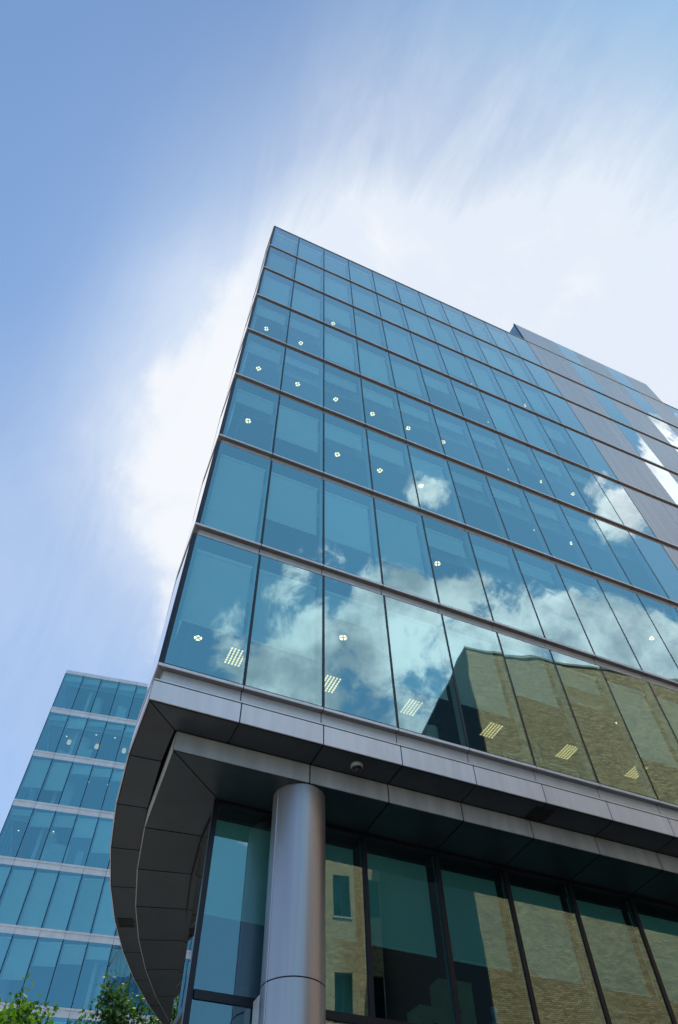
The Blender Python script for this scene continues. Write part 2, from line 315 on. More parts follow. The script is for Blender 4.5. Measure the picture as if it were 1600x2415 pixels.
# ------------------------------------------------------------------ main office building
RC = 23.0; NF = 16
curve = [(RC-RC*math.cos(k*1.5/RC), RC*math.sin(k*1.5/RC)) for k in range(NF+1)]
PATH = [(36-1.5*i, 0.0) for i in range(24)] + curve
def offs(path, o):
    out = []
    n = len(path)
    def nrm(a, b):
        d = Vector((b[0]-a[0], b[1]-a[1])).normalized(); return Vector((d.y, -d.x))
    for i in range(n):
        ns = []
        if i > 0: ns.append(nrm(path[i-1], path[i]))
        if i < n-1: ns.append(nrm(path[i], path[i+1]))
        if len(ns) == 1: q = ns[0]*o
        else:
            mm = (ns[0]+ns[1]); q = mm*(o/(1+ns[0].dot(ns[1])))
        out.append((path[i][0]+q.x, path[i][1]+q.y))
    return out
PATH2 = PATH[:23] + [PATH[24]] + PATH[26:]     # inner ring: its first panels each side of the corner are two bays long
def sweep(mb, o0, o1, z0, z1, gap=0.0, mi=0, i0=0, i1=None, front=None, path=None):
    pa = path or PATH; A = offs(pa, o0); B = offs(pa, o1); n = len(pa)-1 if i1 is None else i1
    for i in range(i0, n):
        a0, a1, b0, b1 = [Vector(p) for p in (A[i], A[i+1], B[i], B[i+1])]
        if gap:
            d = (a1-a0).normalized()*gap/2; a0 = a0+d; a1 = a1-d; d = (b1-b0).normalized()*gap/2; b0 = b0+d; b1 = b1-d
        # front face runs a1 -> a0
        mb.hexa([(*a1, z0), (*a0, z0), (*b0, z0), (*b1, z0), (*a1, z1), (*a0, z1), (*b0, z1), (*b1, z1)], mi, front)
def floor_poly(o):
    return [p for p in offs(PATH, o)][::-1] + [] if False else ([(36-o, 22.0)] + [(q[0], q[1]) for q in reversed(offs(PATH, o)[24:])] + [offs(PATH, o)[0]])
def fpoly(o, xmax=36.0, back=22.0):
    pa = PATH2 if o > 1.2 else PATH; P = offs(pa, o)          # from right end along the front, round the corner, up the curve
    c = P[(23 if o > 1.2 else 24):]                 # corner and the curve
    pts = [(xmax, P[0][1]), (xmax, back), (c[-1][0], back)] + [q for q in reversed(c)]
    out = []                   # drop doubles
    for q in pts:
        if not out or (abs(q[0]-out[-1][0])+abs(q[1]-out[-1][1])) > 1e-4: out.append(q)
    return out
ZB = [9.65, 13.68, 17.71, 21.74, 25.77, 29.80, 33.86, 37.90, 41.95]
office = thing('office_building', (0, 0, 0), 'large glass office block with rounded prow above a steel column, filling the right', 'building')
NC = 11   # glazed bays before the metal strips
# sill bands
for k, z in enumerate(ZB[:8]):
    s_ = MB()
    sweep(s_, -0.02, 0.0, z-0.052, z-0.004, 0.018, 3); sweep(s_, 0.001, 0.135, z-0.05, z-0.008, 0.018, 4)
    lo = z-0.355 if k else 9.303
    sweep(s_, 0.10, 0.125, lo, z-0.051, 0.020, 0)
    sweep(s_, 0.126, 0.20, lo-0.02, z-0.006, 0, 1)
    if k: sweep(s_, 0.004, 0.124, lo-0.03, lo-0.002, 0, 2)
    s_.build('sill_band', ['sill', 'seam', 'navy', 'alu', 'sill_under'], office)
s_ = MB()
sweep(s_, -0.03, 0.30, 41.95, 42.02, 0.012, 0); sweep(s_, 0.0, 0.10, 41.90, 41.948, 0, 1)
s_.build('roof_edge', ['alu_warm', 'navy'], office)
# slabs, ceilings, bulkheads
for k, z in enumerate(ZB[:8]):
    top = ZB[k+1]
    f = MB(); f.prism(fpoly(0.205), z-0.36, z-0.06); f.build('floor_slab', 'slab', office)
    c = MB(); c.prism(fpoly(0.62, 16.2, 21.6), z+2.76, z+2.84); c.build('ceiling', 'ceiling', office)
    b = MB(); sweep(b, 0.55, 0.60, z+2.70, z+3.30, 0.0, 0, 13)
    for i in range(0, 11):
        for t in range(5):
            x = i*1.5+0.12+t*0.30; b.box(x, x+0.13, 0.55, 0.598, z+3.301, z+3.42)
    b.build('bulkhead', 'board', office)
r = MB(); r.prism(fpoly(0.31), 41.5, 41.94); r.build('roof', 'slab', office)
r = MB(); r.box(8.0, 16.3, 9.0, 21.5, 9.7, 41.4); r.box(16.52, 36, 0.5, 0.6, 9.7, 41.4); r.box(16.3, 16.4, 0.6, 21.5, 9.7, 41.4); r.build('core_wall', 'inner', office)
r = MB(); r.box(11.55, 36, 21.9, 22.1, 0, 41.9); r.box(35.85, 36.05, 0.5, 21.9, 0, 41.9); r.build('rear_wall', 'panel', office)
# inner pillars
for x in (4.9, 10.9):
    p = MB(); p.lathe((x, 3.6), [(0.32, 5.7), (0.32, 8.2)], 24)
    for z in ZB[:8]: p.lathe((x, 3.6), [(0.32, z), (0.32, z+2.75)], 24)
    p.build('pillar', 'white', office)
# windows
def pane_mesh(w_, h_, gm, name, g0=0.028):
    b = MB(); b.box(g0, w_-g0, 0.0, 0.02, 0.03, h_-0.0, 0, 1)
    me_o = b.build(name, ['clear', gm]); me = me_o.data; bpy.data.objects.remove(me_o); return me
def blind_mesh(w_, drop, top, name):
    """roller blind: fabric sheet, hem bar, cassette; local z measured from pane bottom"""
    b = MB(); zb = top-drop
    b.box(0.09, w_-0.09, 0.245, 0.25, zb+0.03, top, 0); b.box(0.085, w_-0.085, 0.238, 0.258, zb, zb+0.03, 1)
    b.box(0.08, w_-0.08, 0.20, 0.30, top+0.001, top+0.085, 1)
    me_o = b.build(name, ['blind', 'hem']); me = me_o.data; bpy.data.objects.remove(me_o); return me
BL = [[10.99,10.99,12.35,10.94,10.95,11.7,12.5,10.92,10.95,11.3,11.0],
      [13.72,15.05,15.06,14.96,16.35,16.6,16.62,16.6,16.5,16.6,15.9],
      [20.35,19.12,20.22,20.25,19.9,20.6,20.6,20.62,20.5,20.6,20.2],
      [24.3,24.7,24.5,24.4,24.5,24.6,24.6,24.3,24.5,24.6,24.4],
      [28.2,28.4,26.6,26.5,26.7,28.2,27.9,26.6,26.3,28.1,26.5],
      [30.4,30.2,31.2,30.5,30.3,30.5,30.9,30.4,30.3,30.9,30.5],
      [34.2,34.5,34.3,34.2,34.6,34.3,34.2,34.5,34.3,34.4,34.2],
      [38.4,38.3,38.3,38.5,38.3,38.3,38.4,38.3,38.3,38.4,38.3]]
nwin = 0
for k in range(8):
    z = ZB[k]; h = ZB[k+1]-z-(0.385 if k < 7 else 0.05)
    pm = pane_mesh(1.5, h, 'glass', 'window'); pl = pane_mesh(1.5, h, 'glass_light', 'window')
    for i in range(NC):
        wo_ = place(pm if i < 10 else pl, 'window', office, (i*1.5, 0, z)); nwin += 1
        if i < 10:
            top = 3.36 if k < 7 else 3.3
            bm_ = blind_mesh(1.5, max(0.25, z+top-BL[k][i]), top, 'blind')
            place(bm_, 'blind', wo_, (i*1.5, 0, z))
# mullions of the glazed front
for i in range(0, NC+1):
    b = MB()
    for k in range(8):
        z = ZB[k]; zt = ZB[k+1]-(0.357 if k < 7 else 0.002)
        if i == 0: b.box(0.001, 0.085, -0.003, 0.03, z, zt, 0); b.box(0.03, 0.10, 0.031, 0.12, z, zt, 0)
        else:
            b.box(i*1.5-0.029, i*1.5+0.029, 0.003, 0.03, z, zt, 0)
            b.box(i*1.5-0.03, i*1.5+0.03, 0.031, 0.19, z, zt-0.002, 1)
    b.build('mullion', ['navy', 'fin'], office)
# corner post
b = MB()
for k in range(8): b.box(0.101, 0.17, 0.05, 0.14, ZB[k], ZB[k+1]-0.36, 0); b.box(0.10, 0.115, 0.15, 0.30, ZB[k], ZB[k+1]-0.36, 1)
b.build('corner_post', ['navy', 'fin'], office)
# curved side glazing
b = MB()
for k in range(8): sweep(b, 0.0, 0.02, ZB[k]+0.02, ZB[k+1]-(0.385 if k < 7 else 0.05), 0.05, 0, 24, None, 1)
b.build('curved_window', ['clear', 'glass'], office, kind='stuff')
b = MB()
for k in range(8):
    A = offs(PATH, 0.004); B = offs(PATH, 0.15)
    for i in range(24, len(PATH)):
        d = Vector((A[i][0]-B[i][0], A[i][1]-B[i][1])).normalized(); t = Vector((-d.y, d.x))*0.028
        a = Vector(A[i]); c_ = Vector(B[i]); z0 = ZB[k]; z1 = ZB[k+1]-(0.357 if k < 7 else 0.002)
        b.hexa([(*(a-t), z0), (*(a+t), z0), (*(c_+t), z0), (*(c_-t), z0), (*(a-t), z1), (*(a+t), z1), (*(c_+t), z1), (*(c_-t), z1)])
b.build('curved_mullion', ['navy'], office, kind='stuff')
# blinds down most of the curved side, one part per floor
for k in range(8):
    b = MB(); sweep(b, 0.25, 0.256, ZB[k]+(0.4 if k > 3 else 1.6), ZB[k]+3.36, 0.18, 0, 24); b.build('side_blind', 'blind', office)
# metal and glass strips on the right of the front
STR = [(16.52, 18.51, 0), (18.51, 19.56, 0), (19.56, 21.0, 1), (21.0, 22.0, 0), (22.0, 23.55, 0), (23.55, 25.1, 1), (25.1, 27.15, 0), (27.15, 28.65, 1), (28.65, 30.15, 1), (30.15, 33.0, 0), (33.0, 36.0, 0)]
for x0, x1, kind_ in STR:
    for k in range(8):
        z = ZB[k]+0.02; zt = ZB[k+1]-(0.385 if k < 7 else 0.02)
        gs = MB()
        if kind_ == 0:
            nr = max(1, round((x1-x0)/0.25)); wr = (x1-x0)/nr
            for j in range(nr):
                gs.box(x0+j*wr+(0.008 if j == 0 else 0), x0+(j+1)*wr-0.012, 0.0, 0.05, z, zt, 0)
                if j < nr-1: gs.box(x0+(j+1)*wr-0.012, x0+(j+1)*wr, 0.004, 0.05, z, zt, 0)
            gs.build('metal_panel', ['panel'], office)
        else:
            gs.box(x0+0.006, x1-0.006, 0.0, 0.03, z, zt, 0, 0); gs.build('narrow_window', ['glass_light'], office)
# roof screen standing flush on the front edge
rs = MB()
for x0, x1, kind_ in STR[:7]:
    if kind_ == 0:
        nr = max(1, round((x1-x0)/0.25)); wr = (x1-x0)/nr
        for j in range(nr): rs.box(x0+j*wr+0.003, x0+(j+1)*wr-0.003, 0.0, 0.05, 42.06, 44.96, 0)
        rs.box(x0+0.002, x1-0.002, 0.051, 0.09, 42.06, 44.96, 0)
    else: rs.box(x0+0.006, x1-0.006, 0.0, 0.03, 42.06, 44.96, 1, 1)
rs.box(16.5, 16.56, 0.1, 9, 42.06, 44.96, 2); rs.box(27.1, 27.15, 0.1, 9, 42.06, 44.96, 0); rs.box(16.5, 27.15, 9.0, 9.1, 42.06, 44.96, 0); rs.box(16.5, 27.15, 0.1, 8.9, 44.85, 44.93, 0)
rs.box(16.44, 16.51, -0.005, 0.07, 42.03, 44.98, 3)
rs.build('roof_screen', ['panel', 'glass_light', 'glass', 'navy'], office)
# lower cladding: fascia, soffits, inner beam
b = MB(); sweep(b, -0.02, 0.0, 8.875, 9.25, 0.022, 0); sweep(b, 0.012, 0.09, 8.88, 9.275, 0, 1); sweep(b, -0.012, 0.011, 9.252, 9.276, 0, 1); sweep(b, -0.016, 0.099, 9.277, 9.302, 0.022, 0); b.build('fascia', ['alu', 'seam'], office)
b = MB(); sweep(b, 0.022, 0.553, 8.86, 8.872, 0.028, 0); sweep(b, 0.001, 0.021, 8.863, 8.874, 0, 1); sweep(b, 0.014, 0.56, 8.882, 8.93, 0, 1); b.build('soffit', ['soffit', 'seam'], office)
b = MB(); sweep(b, 0.575, 0.59, 8.512, 8.853, 0.024, 0, path=PATH2); sweep(b, 0.60, 0.64, 8.53, 8.88, 0, 1, path=PATH2); b.build('inner_beam', ['alu_warm', 'seam'], office)
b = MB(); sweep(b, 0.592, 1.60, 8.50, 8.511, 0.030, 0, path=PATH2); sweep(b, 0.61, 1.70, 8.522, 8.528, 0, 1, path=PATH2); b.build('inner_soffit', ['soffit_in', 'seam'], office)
# vents in the outer soffit
def vent(x, y, ang, w_=0.41, d_=0.40):
    f = Fr((x, y), ang); v = MB(f)
    v.box(-w_/2, w_/2, -d_/2, -d_/2+0.03, 8.845, 8.8585, 0); v.box(-w_/2, w_/2, d_/2-0.03, d_/2, 8.845, 8.8585, 0)
    v.box(-w_/2, -w_/2+0.03, -d_/2+0.03, d_/2-0.03, 8.845, 8.8585, 0); v.box(w_/2-0.03, w_/2, -d_/2+0.03, d_/2-0.03, 8.845, 8.8585, 0)
    v.box(-w_/2+0.03, w_/2-0.03, -d_/2+0.03, d_/2-0.03, 8.854, 8.8586, 0)
    for j in range(5): v.box(-w_/2+0.03, w_/2-0.03, -d_/2+0.06+j*0.062, -d_/2+0.075+j*0.062, 8.848, 8.8535, 0)
    v.build('soffit_vent', ['seam'], office)
vent(7.56, 0.335, 0); vent(1.45, 7.34, -19, 0.34, 0.38)
# steel column
cb = MB(); cc = (3.0, 1.05)
cb.lathe(cc, [(0.45, 5.612), (0.45, 8.495)], 96); cb.lathe(cc, [(0.45, 0.0), (0.45, 5.594)], 96); cb.lathe(cc, [(0.44, 5.59), (0.44, 5.616)], 96, 1)
for t in (math.radians(196), math.radians(16)):
    x, y = cc[0]+0.452*math.cos(t), cc[1]+0.452*math.sin(t); cb.lathe((x, y), [(0.014, 0.0), (0.014, 5.594)], 10, 0); cb.lathe((x, y), [(0.014, 5.612), (0.014, 8.495)], 10, 0)
cb.build('column', ['steel', 'seam'], office)
b = MB(); b.box(2.62, 2.74, 1.32, 1.60, 0.0, 5.60); b.build('column_fin', 'alu', office)
# street level glazing, set back
SB = 1.62
CI = offs(PATH, SB)
lx = [1.705, 3.0]+[3.0+1.5*i for i in range(1, 23)]
for i in range(len(lx)-1):
    x0, x1 = lx[i], lx[i+1]
    for (z0, z1) in ((5.66, 8.49), (0.1, 5.54)):
        if i > 7 and z0 < 5: continue
        b = MB(); b.box(x0+0.05, x1-0.05, SB+0.03, SB+0.05, z0, z1, 0, 1)
        wo_ = b.build('window', ['clear', 'glass_low'], office); nwin += 1
        if z0 > 5:
            b = MB(); b.box(x0+0.06, x1-0.10, SB+0.28, SB+0.285, 6.80, 8.315, 0); b.box(x0+0.06, x1-0.10, SB+0.272, SB+0.293, 6.765, 6.80, 1); b.build('blind', ['blind', 'hem'], wo_)
b = MB()
for i, x in enumerate(lx):
    hw = 0.043
    b.box(x-hw, x+hw, SB+0.005, SB+0.07, 0, 8.499, 0)
    b.box(x-0.025, x+0.025, SB+0.071, SB+0.16, 0, 8.45, 1)
b.build('street_mullion', ['frame', 'findark'], office)
for z0_, z1_ in ((5.542, 5.655), (8.44, 8.498), (0, 0.09)):
    b = MB(); b.box(1.765, 36, SB+0.002, SB+0.11, z0_, z1_); b.build('transom', 'frame', office)
b = MB(); sweep(b, SB+0.03, SB+0.05, 5.66, 8.49, 0.05, 0, 23, None, 1, PATH2); sweep(b, SB+0.03, SB+0.05, 0.1, 5.54, 0.05, 0, 23, None, 1, PATH2)
b.build('curved_street_window', ['clear', 'glass_low'], office, kind='stuff')
b = MB(); sweep(b, SB, SB+0.10, 8.40, 8.497, 0, 0, 23, path=PATH2); b.build('curved_transom', 'frame', office)
b = MB(); sweep(b, SB, SB+0.10, 5.545, 5.655, 0, 0, 23, path=PATH2); b.build('curved_transom', 'frame', office)
b = MB(); sweep(b, SB, SB+0.10, 0.0, 0.09, 0, 0, 23, path=PATH2); b.build('curved_transom', 'frame', office)
# first storey floor behind the transom and its ceiling
b = MB(); b.prism(fpoly(SB+0.30, 36, 21.8), 5.40, 5.58); b.build('floor_slab', 'slab', office)
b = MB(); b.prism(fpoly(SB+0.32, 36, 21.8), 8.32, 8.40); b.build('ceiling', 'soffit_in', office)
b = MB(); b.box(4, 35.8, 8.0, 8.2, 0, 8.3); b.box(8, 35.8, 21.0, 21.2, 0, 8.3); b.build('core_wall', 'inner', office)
# ceiling lamps: round downlights and louvred troffers
def round_lamp(x, y, z, r_=0.092, ang=0.6):
    b = MB(); b.lathe((x, y), [(r_+0.02, z-0.001), (r_+0.02, z-0.012), (r_, z-0.012), (r_, z-0.002)], 20, 0)
    for q in range(4):
        a0 = ang+q*math.pi/2; pts = [(x+0.018*math.cos(a0+math.pi/4), y+0.018*math.sin(a0+math.pi/4), z-0.006)]
        for j in range(6):
            a = a0+0.17+j*(math.pi/2-0.34)/5; rr = r_*(0.96 if q != 2 else 0.8); pts.append((x+rr*math.cos(a), y+rr*math.sin(a), z-0.006))
        b.face(pts[::-1], 1)
    b.build('ceiling_lamp', ['black', 'lamp'], office)
LAMPS = {6: [0], 5: [2, 3, 4, 6, 7, 9], 4: [0, 1, 2, 3, 4, 7], 3: [0, 1, 2, 3, 4, 5, 7, 8, 9], 2: [0, 2, 3, 4, 7, 8], 1: [4, 9], 0: [2, 7]}
rl = random.Random(3)
for k, l in LAMPS.items():
    for i in l: round_lamp(0.81+1.495*i, 0.76, ZB[k]+2.758, 0.092, rl.uniform(0, 1.5))
round_lamp(0.87, 2.01, ZB[0]+2.758)
round_lamp(2.55, 2.9, 8.30, 0.09)
for x in (1.83, 4.14, 6.28, 8.52, 10.78, 12.97):
    z = ZB[0]+2.757; y = 2.27; b = MB()
    b.box(x-0.22, x+0.22, y-0.30, y+0.30, z-0.004, z-0.001, 2)
    for j in range(5):
        xa = x-0.20+j*0.08
        for q in range(7): b.box(xa+0.012, xa+0.048, y-0.27+q*0.078, y-0.27+q*0.078+0.055, z-0.010, z-0.0045, 1)
    b.build('louvred_lamp', ['white', 'lampgrid' if x < 5 else 'lampdull', 'grey'], office)

# ------------------------------------------------------------------ left glass block
LF = Fr((-3.431, 40.748), -7.813)
left = thing('glass_block', (-3.431, 40.748, 0), 'smaller looking glass office block with white bands, farther away at the lower left', 'building')
LT = [42.02-4.063*i for i in range(10)]; LH = 3.555
def lp(a, b, z): return LF.p(a, b, z)
lpm = pane_mesh(1.5, LH, 'glass_left', 'left_window', 0.03)
LBL = {0: [.55]*10, 1: [.5,1.0,.5,.5,.5,.6,1.2,.5,.5,.5], 2: [2.4,2.4,.8,.75,.9,.8,.6,.6,.6,.6], 3: [.5,1.15,.95,1.5,2.4,2.4,2.4,2,2,2],
       4: [3.45]*10, 5: [.8,2.9,2.3,1.45,1.2,.8,1.6,1.5,1,1], 6: [1.5,2.5,1.0,.6,2.2,3.4,.6,1,2,1], 7: [1]*10, 8: [2]*10, 9: [1]*10}
cache = {}
for r_ in range(10):
    zt = LT[r_]; zb = zt-LH
    for i in range(10):
        wo_ = place(lpm, 'window', left, lp(i*1.5, 0, zb), LF.a)
        d = LBL[r_][i]
        if d not in cache: cache[d] = blind_mesh(1.5, d-0.2, LH-0.25, 'blind')
        if r_ < 8: place(cache[d], 'blind', wo_, lp(i*1.5, 0, zb), LF.a)
    s_ = MB(LF)
    for i in range(10):
        a0, a1 = i*1.5+0.008, (i+1)*1.5-0.008
        s_.box(a0, a1, -0.06, 0.10, zb-0.12, zb-0.004, 0); s_.box(a0, a1, 0.0, 0.10, zb-0.49, zb-0.121, 0)
    s_.box(-0.05, 15, 0.101, 0.2, zb-0.5, zb-0.005, 1)
    for j in range(9): s_.box(-0.02, 0.10, 0.11+j*1.5, 0.11+j*1.5+1.47, zb-0.49, zb-0.004, 0)
    s_.build('sill_band', ['lwhite', 'seam'], left)
    b = MB(LF); b.box(0.05, 15, 0.21, 14, zb-0.48, zb-0.1, 0); b.build('floor_slab', 'slab', left)
    b = MB(LF); b.box(0.35, 15, 0.7, 14, zt-0.62, zt-0.55, 0); b.build('ceiling', 'ceiling', left)
    b = MB(LF); b.box(0.35, 15, 0.62, 0.67, zt-0.70, zt-0.20, 0)
    for i in range(60): b.box(i*0.25, i*0.25+0.12, 0.62, 0.668, zt-0.199, zt-0.09)
    b.build('bulkhead', 'board', left)
for i in range(11):
    b = MB(LF)
    for r_ in range(10):
        b.box(i*1.5-0.028, i*1.5+0.028, 0.003, 0.04, LT[r_]-LH, LT[r_]-0.002, 0); b.box(i*1.5-0.03, i*1.5+0.03, 0.041, 0.16, LT[r_]-LH, LT[r_]-0.02, 1)
    b.build('mullion', ['navy', 'fin'], left)
b = MB(LF)
for r_ in range(10):
    for j in range(9):
        z0 = LT[r_]-LH+0.03; z1 = LT[r_]
        P = [(0.0, 0.03+j*1.5), (0.02, 0.03+j*1.5), (0.02, 1.47+j*1.5), (0.0, 1.47+j*1.5)]
        Q = [LF.p(a, bb, z0) for a, bb in P]+[LF.p(a, bb, z1) for a, bb in P]; b.hexa(Q, 0)
b.build('side_window', ['glass_left'], left, kind='stuff')
b = MB(LF); b.box(-0.02, 15, 0.0, 14, 42.03, 42.38, 0)
for i in range(10): b.box(i*1.5+0.008, (i+1)*1.5-0.008, -0.05, -0.003, 42.03, 42.36, 0)
b.box(0.1, 15, 0.15, 13.8, 42.381, 42.55, 0); b.box(14.2, 14.6, -0.4, 0.2, 41.7, 41.95, 0)
b.build('parapet', ['lwhite'], left)
b = MB(LF); b.box(15.0, 15.2, 0.05, 14, 0, 42); b.box(0, 15, 14.01, 14.2, 0, 42); b.box(5.2, 14.9, 6.2, 6.4, 0, 41); b.build('rear_wall', 'inner', left)
for x, y in ((3.15, 2.0), (9.0, 2.0)):
    b = MB()
    for r_ in range(8): b.lathe(LF.p(x, y, 0)[:2], [(0.42, LT[r_]-LH), (0.42, LT[r_]-0.6)], 24)
    b.build('pillar', 'white', left)
    b = MB(LF)
    for r_ in range(8): b.box(x-0.85, x-0.62, 1.0, 1.2, LT[r_]-LH, LT[r_]-0.6)
    b.build('inner_partition', 'white', left)
def small_lamp(a, bb, z, r_=0.065):
    b = MB(); p = LF.p(a, bb, z); b.lathe(p[:2], [(r_+0.02, z-0.001), (r_+0.02, z-0.015), (r_, z-0.015)], 12, 0); b.disc(p[:2], r_, z-0.012, 12, 1); b.build('ceiling_lamp', ['black', 'lampfar'], left)
for a, bb, r_ in ((1.6, 1.9, 1), (2.4, 1.1, 1), (3.9, 1.1, 1), (5.4, 1.1, 1), (4.4, 1.3, 2), (5.9, 1.3, 2), (2.5, 2.6, 2), (0.7, 2, 3), (3.1, 1.5, 3)):
    small_lamp(a, bb, LT[r_]-0.622)
for a, bb in ((1.9, 2.2), (4.1, 2.2), (6.3, 2.2)):
    p = LF.p(a, bb, 0); b = MB(); z = LT[1]-1.05
    b.lathe(p[:2], [(0.02, z+0.3), (0.15, z+0.28), (0.17, z), (0.15, z-0.02), (0.02, z-0.02)], 16, 0); b.lathe(p[:2], [(0.008, z+0.3), (0.008, LT[1]-0.63)], 6, 1); b.build('pendant_lamp', ['lampdim', 'black'], left)
# boards and shelves standing inside near its windows
for a, bb, r_, w_, h_, rz in ((5.3, 1.0, 0, 0.75, 1.3, 20), (3.5, 1.1, 1, 1.0, 0.9, -10), (1.9, 1.3, 1, 0.8, 0.55, 25), (3.9, 1.2, 3, 1.3, 1.3, 5), (5.4, 1.1, 3, 0.5, 1.0, 30), (0.9, 1.0, 2, 0.35, 1.0, 40)):
    zf = LT[r_]-LH; f = Fr(LF.p(a, bb, 0)[:2], -7.8+rz); b = MB(f)
    b.box(-w_/2, w_/2, 0, 0.04, zf+0.6, zf+0.6+h_, 0); b.box(-w_/2, -w_/2+0.04, 0.041, 0.08, zf-0.1, zf+0.6+h_, 1); b.box(w_/2-0.04, w_/2, 0.041, 0.08, zf-0.1, zf+0.6+h_, 1)
    b.box(-w_/2+0.05, w_/2-0.05, -0.006, -0.001, zf+0.6+h_*0.45, zf+0.6+h_*0.48, 1)
    o = b.build('office_board', ['white', 'fin'])
    names = {(5.3, 0): 'white board leaning behind the top floor glass of the far block', (3.5, 1): 'wide white board, second floor down of the far block, by the pendant lamps',
             (1.9, 1): 'low pale screen in the second bay, second floor down of the far block', (3.9, 3): 'large white shelf unit by the pillar, fourth floor down of the far block',
             (5.4, 3): 'narrow tilted white stand, fourth floor down of the far block', (0.9, 2): 'slim white panel under a half-lowered blind at the far block left end'}
    tag(o, names[(a, r_)], 'board')

# ------------------------------------------------------------------ brick building across the street (seen mirrored in the glass)
WA = math.degrees(math.atan2(0.196, 1.0))
brick = thing('brick_building', (18.87, -15.5, 0), 'yellow brick building across the street, mirrored in the office glass', 'building')
BF = Fr((18.87, -15.5), WA)    # a: along its street front, b: towards the office (so the body is at b < 0)
bb = MB(BF)
HB = 30.75
bb.box(0.0, 44, -30, 0.0, -0.2, HB, 0)
bb.build('main_wall', ['brick'], brick)
b = MB(BF); b.box(-0.06, 44.06, -0.3, 0.06, HB+0.001, HB+0.16); b.box(-0.06, 0.3, -30, -0.301, HB+0.001, HB+0.16); b.build('coping', 'stone', brick)
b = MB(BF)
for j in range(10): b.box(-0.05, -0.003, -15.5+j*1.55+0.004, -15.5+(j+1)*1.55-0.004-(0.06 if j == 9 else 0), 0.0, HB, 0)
b.build('side_shade_panels', 'wall_shade', brick)  # thin dark panels that paint the side wall's shade over the brick
WL = Fr(BF.p(0, -15.6, 0)[:2], WA)
wins = []
rows = [(23.65, 26.3), (17.9, 20.3), (12.1, 14.5), (6.3, 8.7)]
cols = [-1.03, -3.33]
wl = MB(WL)
# wing front wall pieced round the window openings
xs = [-5.6]
for c_ in sorted(cols): xs += [c_, c_+(1.15 if c_ < -2 else 1.0)]
xs.append(-0.001)
zs = sorted([z for r_ in rows for z in r_])
zz = [-0.2]+zs+[HB]
for i in range(len(xs)-1):
    if i % 2 == 0: wl.box(xs[i], xs[i+1], -0.4, 0.0, -0.2, HB)
    else:
        for j in range(0, len(zz)-1, 2): wl.box(xs[i]+0.0005, xs[i+1]-0.0005, -0.4, 0.0, zz[j], zz[j+1])
wl.box(-5.6, -0.001, -55, -54.7, -0.2, HB); wl.box(-5.6, -5.2, -54.7, -0.401, -0.2, HB); wl.box(-5.19, -0.01, -54.6, -0.41, HB-0.3, HB-0.01)
wl.build('wing_wall', ['brick'], brick)
for c_ in cols:
    for z0, z1 in rows:
        ww = 1.15 if c_ < -2 else 1.0
        b = MB(WL); b.box(c_+0.001, c_+ww-0.001, -0.26, -0.20, z0+0.001, z1-0.001, 0)
        b.box(c_+0.06, c_+ww/2-0.03, -0.199, -0.19, z0+0.08, z1-0.08, 1, None); b.box(c_+ww/2+0.03, c_+ww-0.06, -0.199, -0.19, z0+0.08, z1-0.08, 1, None)
        f = b.build('window', ['frame', 'glass_brick'], brick)
        b = MB(WL); b.box(c_-0.06, c_+ww+0.06 if ww > 1.01 else c_+0.999, -0.12, 0.06, z0-0.11, z0-0.0005, 0); b.build('sill', 'stone', f)

# ------------------------------------------------------------------ dome camera under the soffit
dc = thing('dome_camera', (3.75, 0.27, 8.86), 'small round security camera with a dark dome on the soffit above the steel column', 'camera')
b = MB(); b.lathe((3.75, 0.27), [(0.105, 8.858), (0.108, 8.82), (0.10, 8.80), (0.09, 8.795), (0.055, 8.79)], 40); b.build('housing', 'grey', dc)
b = MB(); b.lathe((3.75, 0.27), [(0.092, 8.7935), (0.088, 8.775), (0.05, 8.770)], 40); b.build('dark_ring', 'black', dc)
b = MB(); b.lathe((3.75, 0.27), [(0.05, 8.785), (0.05, 8.755), (0.043, 8.732), (0.028, 8.717), (0.012, 8.711), (0.001, 8.710)], 32); b.build('dome', 'black', dc)

# ------------------------------------------------------------------ things inside the main building
def carton(x, y, z, w_, d_, h_, label, ang=0.0):
    f = Fr((x, y), ang); t = thing('cardboard_box', (x, y, z), label, 'box', 'cartons behind the street level glass')
    b = MB(f); b.box(-w_/2, w_/2, -d_/2, d_/2, z, z+h_, 0); b.box(-0.05, 0.05, -d_/2-0.003, -d_/2-0.001, z+h_*0.55, z+h_*0.55+0.03, 1)
    for sx in (-0.35, -0.28, 0.28): b.box(sx*w_, sx*w_+0.012, -d_/2-0.003, -d_/2-0.001, z+h_*0.22, z+h_*0.22+0.012, 1)
    b.build('body', ['card', 'black'], t, bevel=0.004)
    b = MB(f); b.box(-w_/2-0.008, w_/2+0.008, -d_/2-0.008, d_/2+0.008, z+h_+0.001, z+h_+0.012, 0); b.box(-w_/2-0.008, w_/2+0.008, -d_/2-0.0075, -d_/2-0.0045, z+h_-0.06, z+h_+0.0005, 0); b.build('lid', ['card'], t)
carton(5.86, 2.32, 5.582, 0.55, 0.40, 0.52, 'lidded cardboard box standing in front, left of the two behind the street level glass', 4)
carton(6.42, 2.42, 5.582, 0.62, 0.36, 1.02, 'tall cardboard box standing behind the mullion, right of the lidded one', -3)
t = thing('plastic_bag', (7.15, 2.3, 5.58), 'knotted blue plastic bag standing on the floor beside the cardboard boxes', 'bag')
b = MB(); pr = [(0.02, 5.582), (0.26, 5.585), (0.33, 5.68), (0.34, 5.82), (0.28, 5.96), (0.16, 6.06), (0.06, 6.13), (0.035, 6.18), (0.04, 6.22), (0.075, 6.30), (0.05, 6.33), (0.005, 6.32)]
i0 = len(b.v); b.lathe((7.15, 2.3), pr, 36)
rb = random.Random(5)
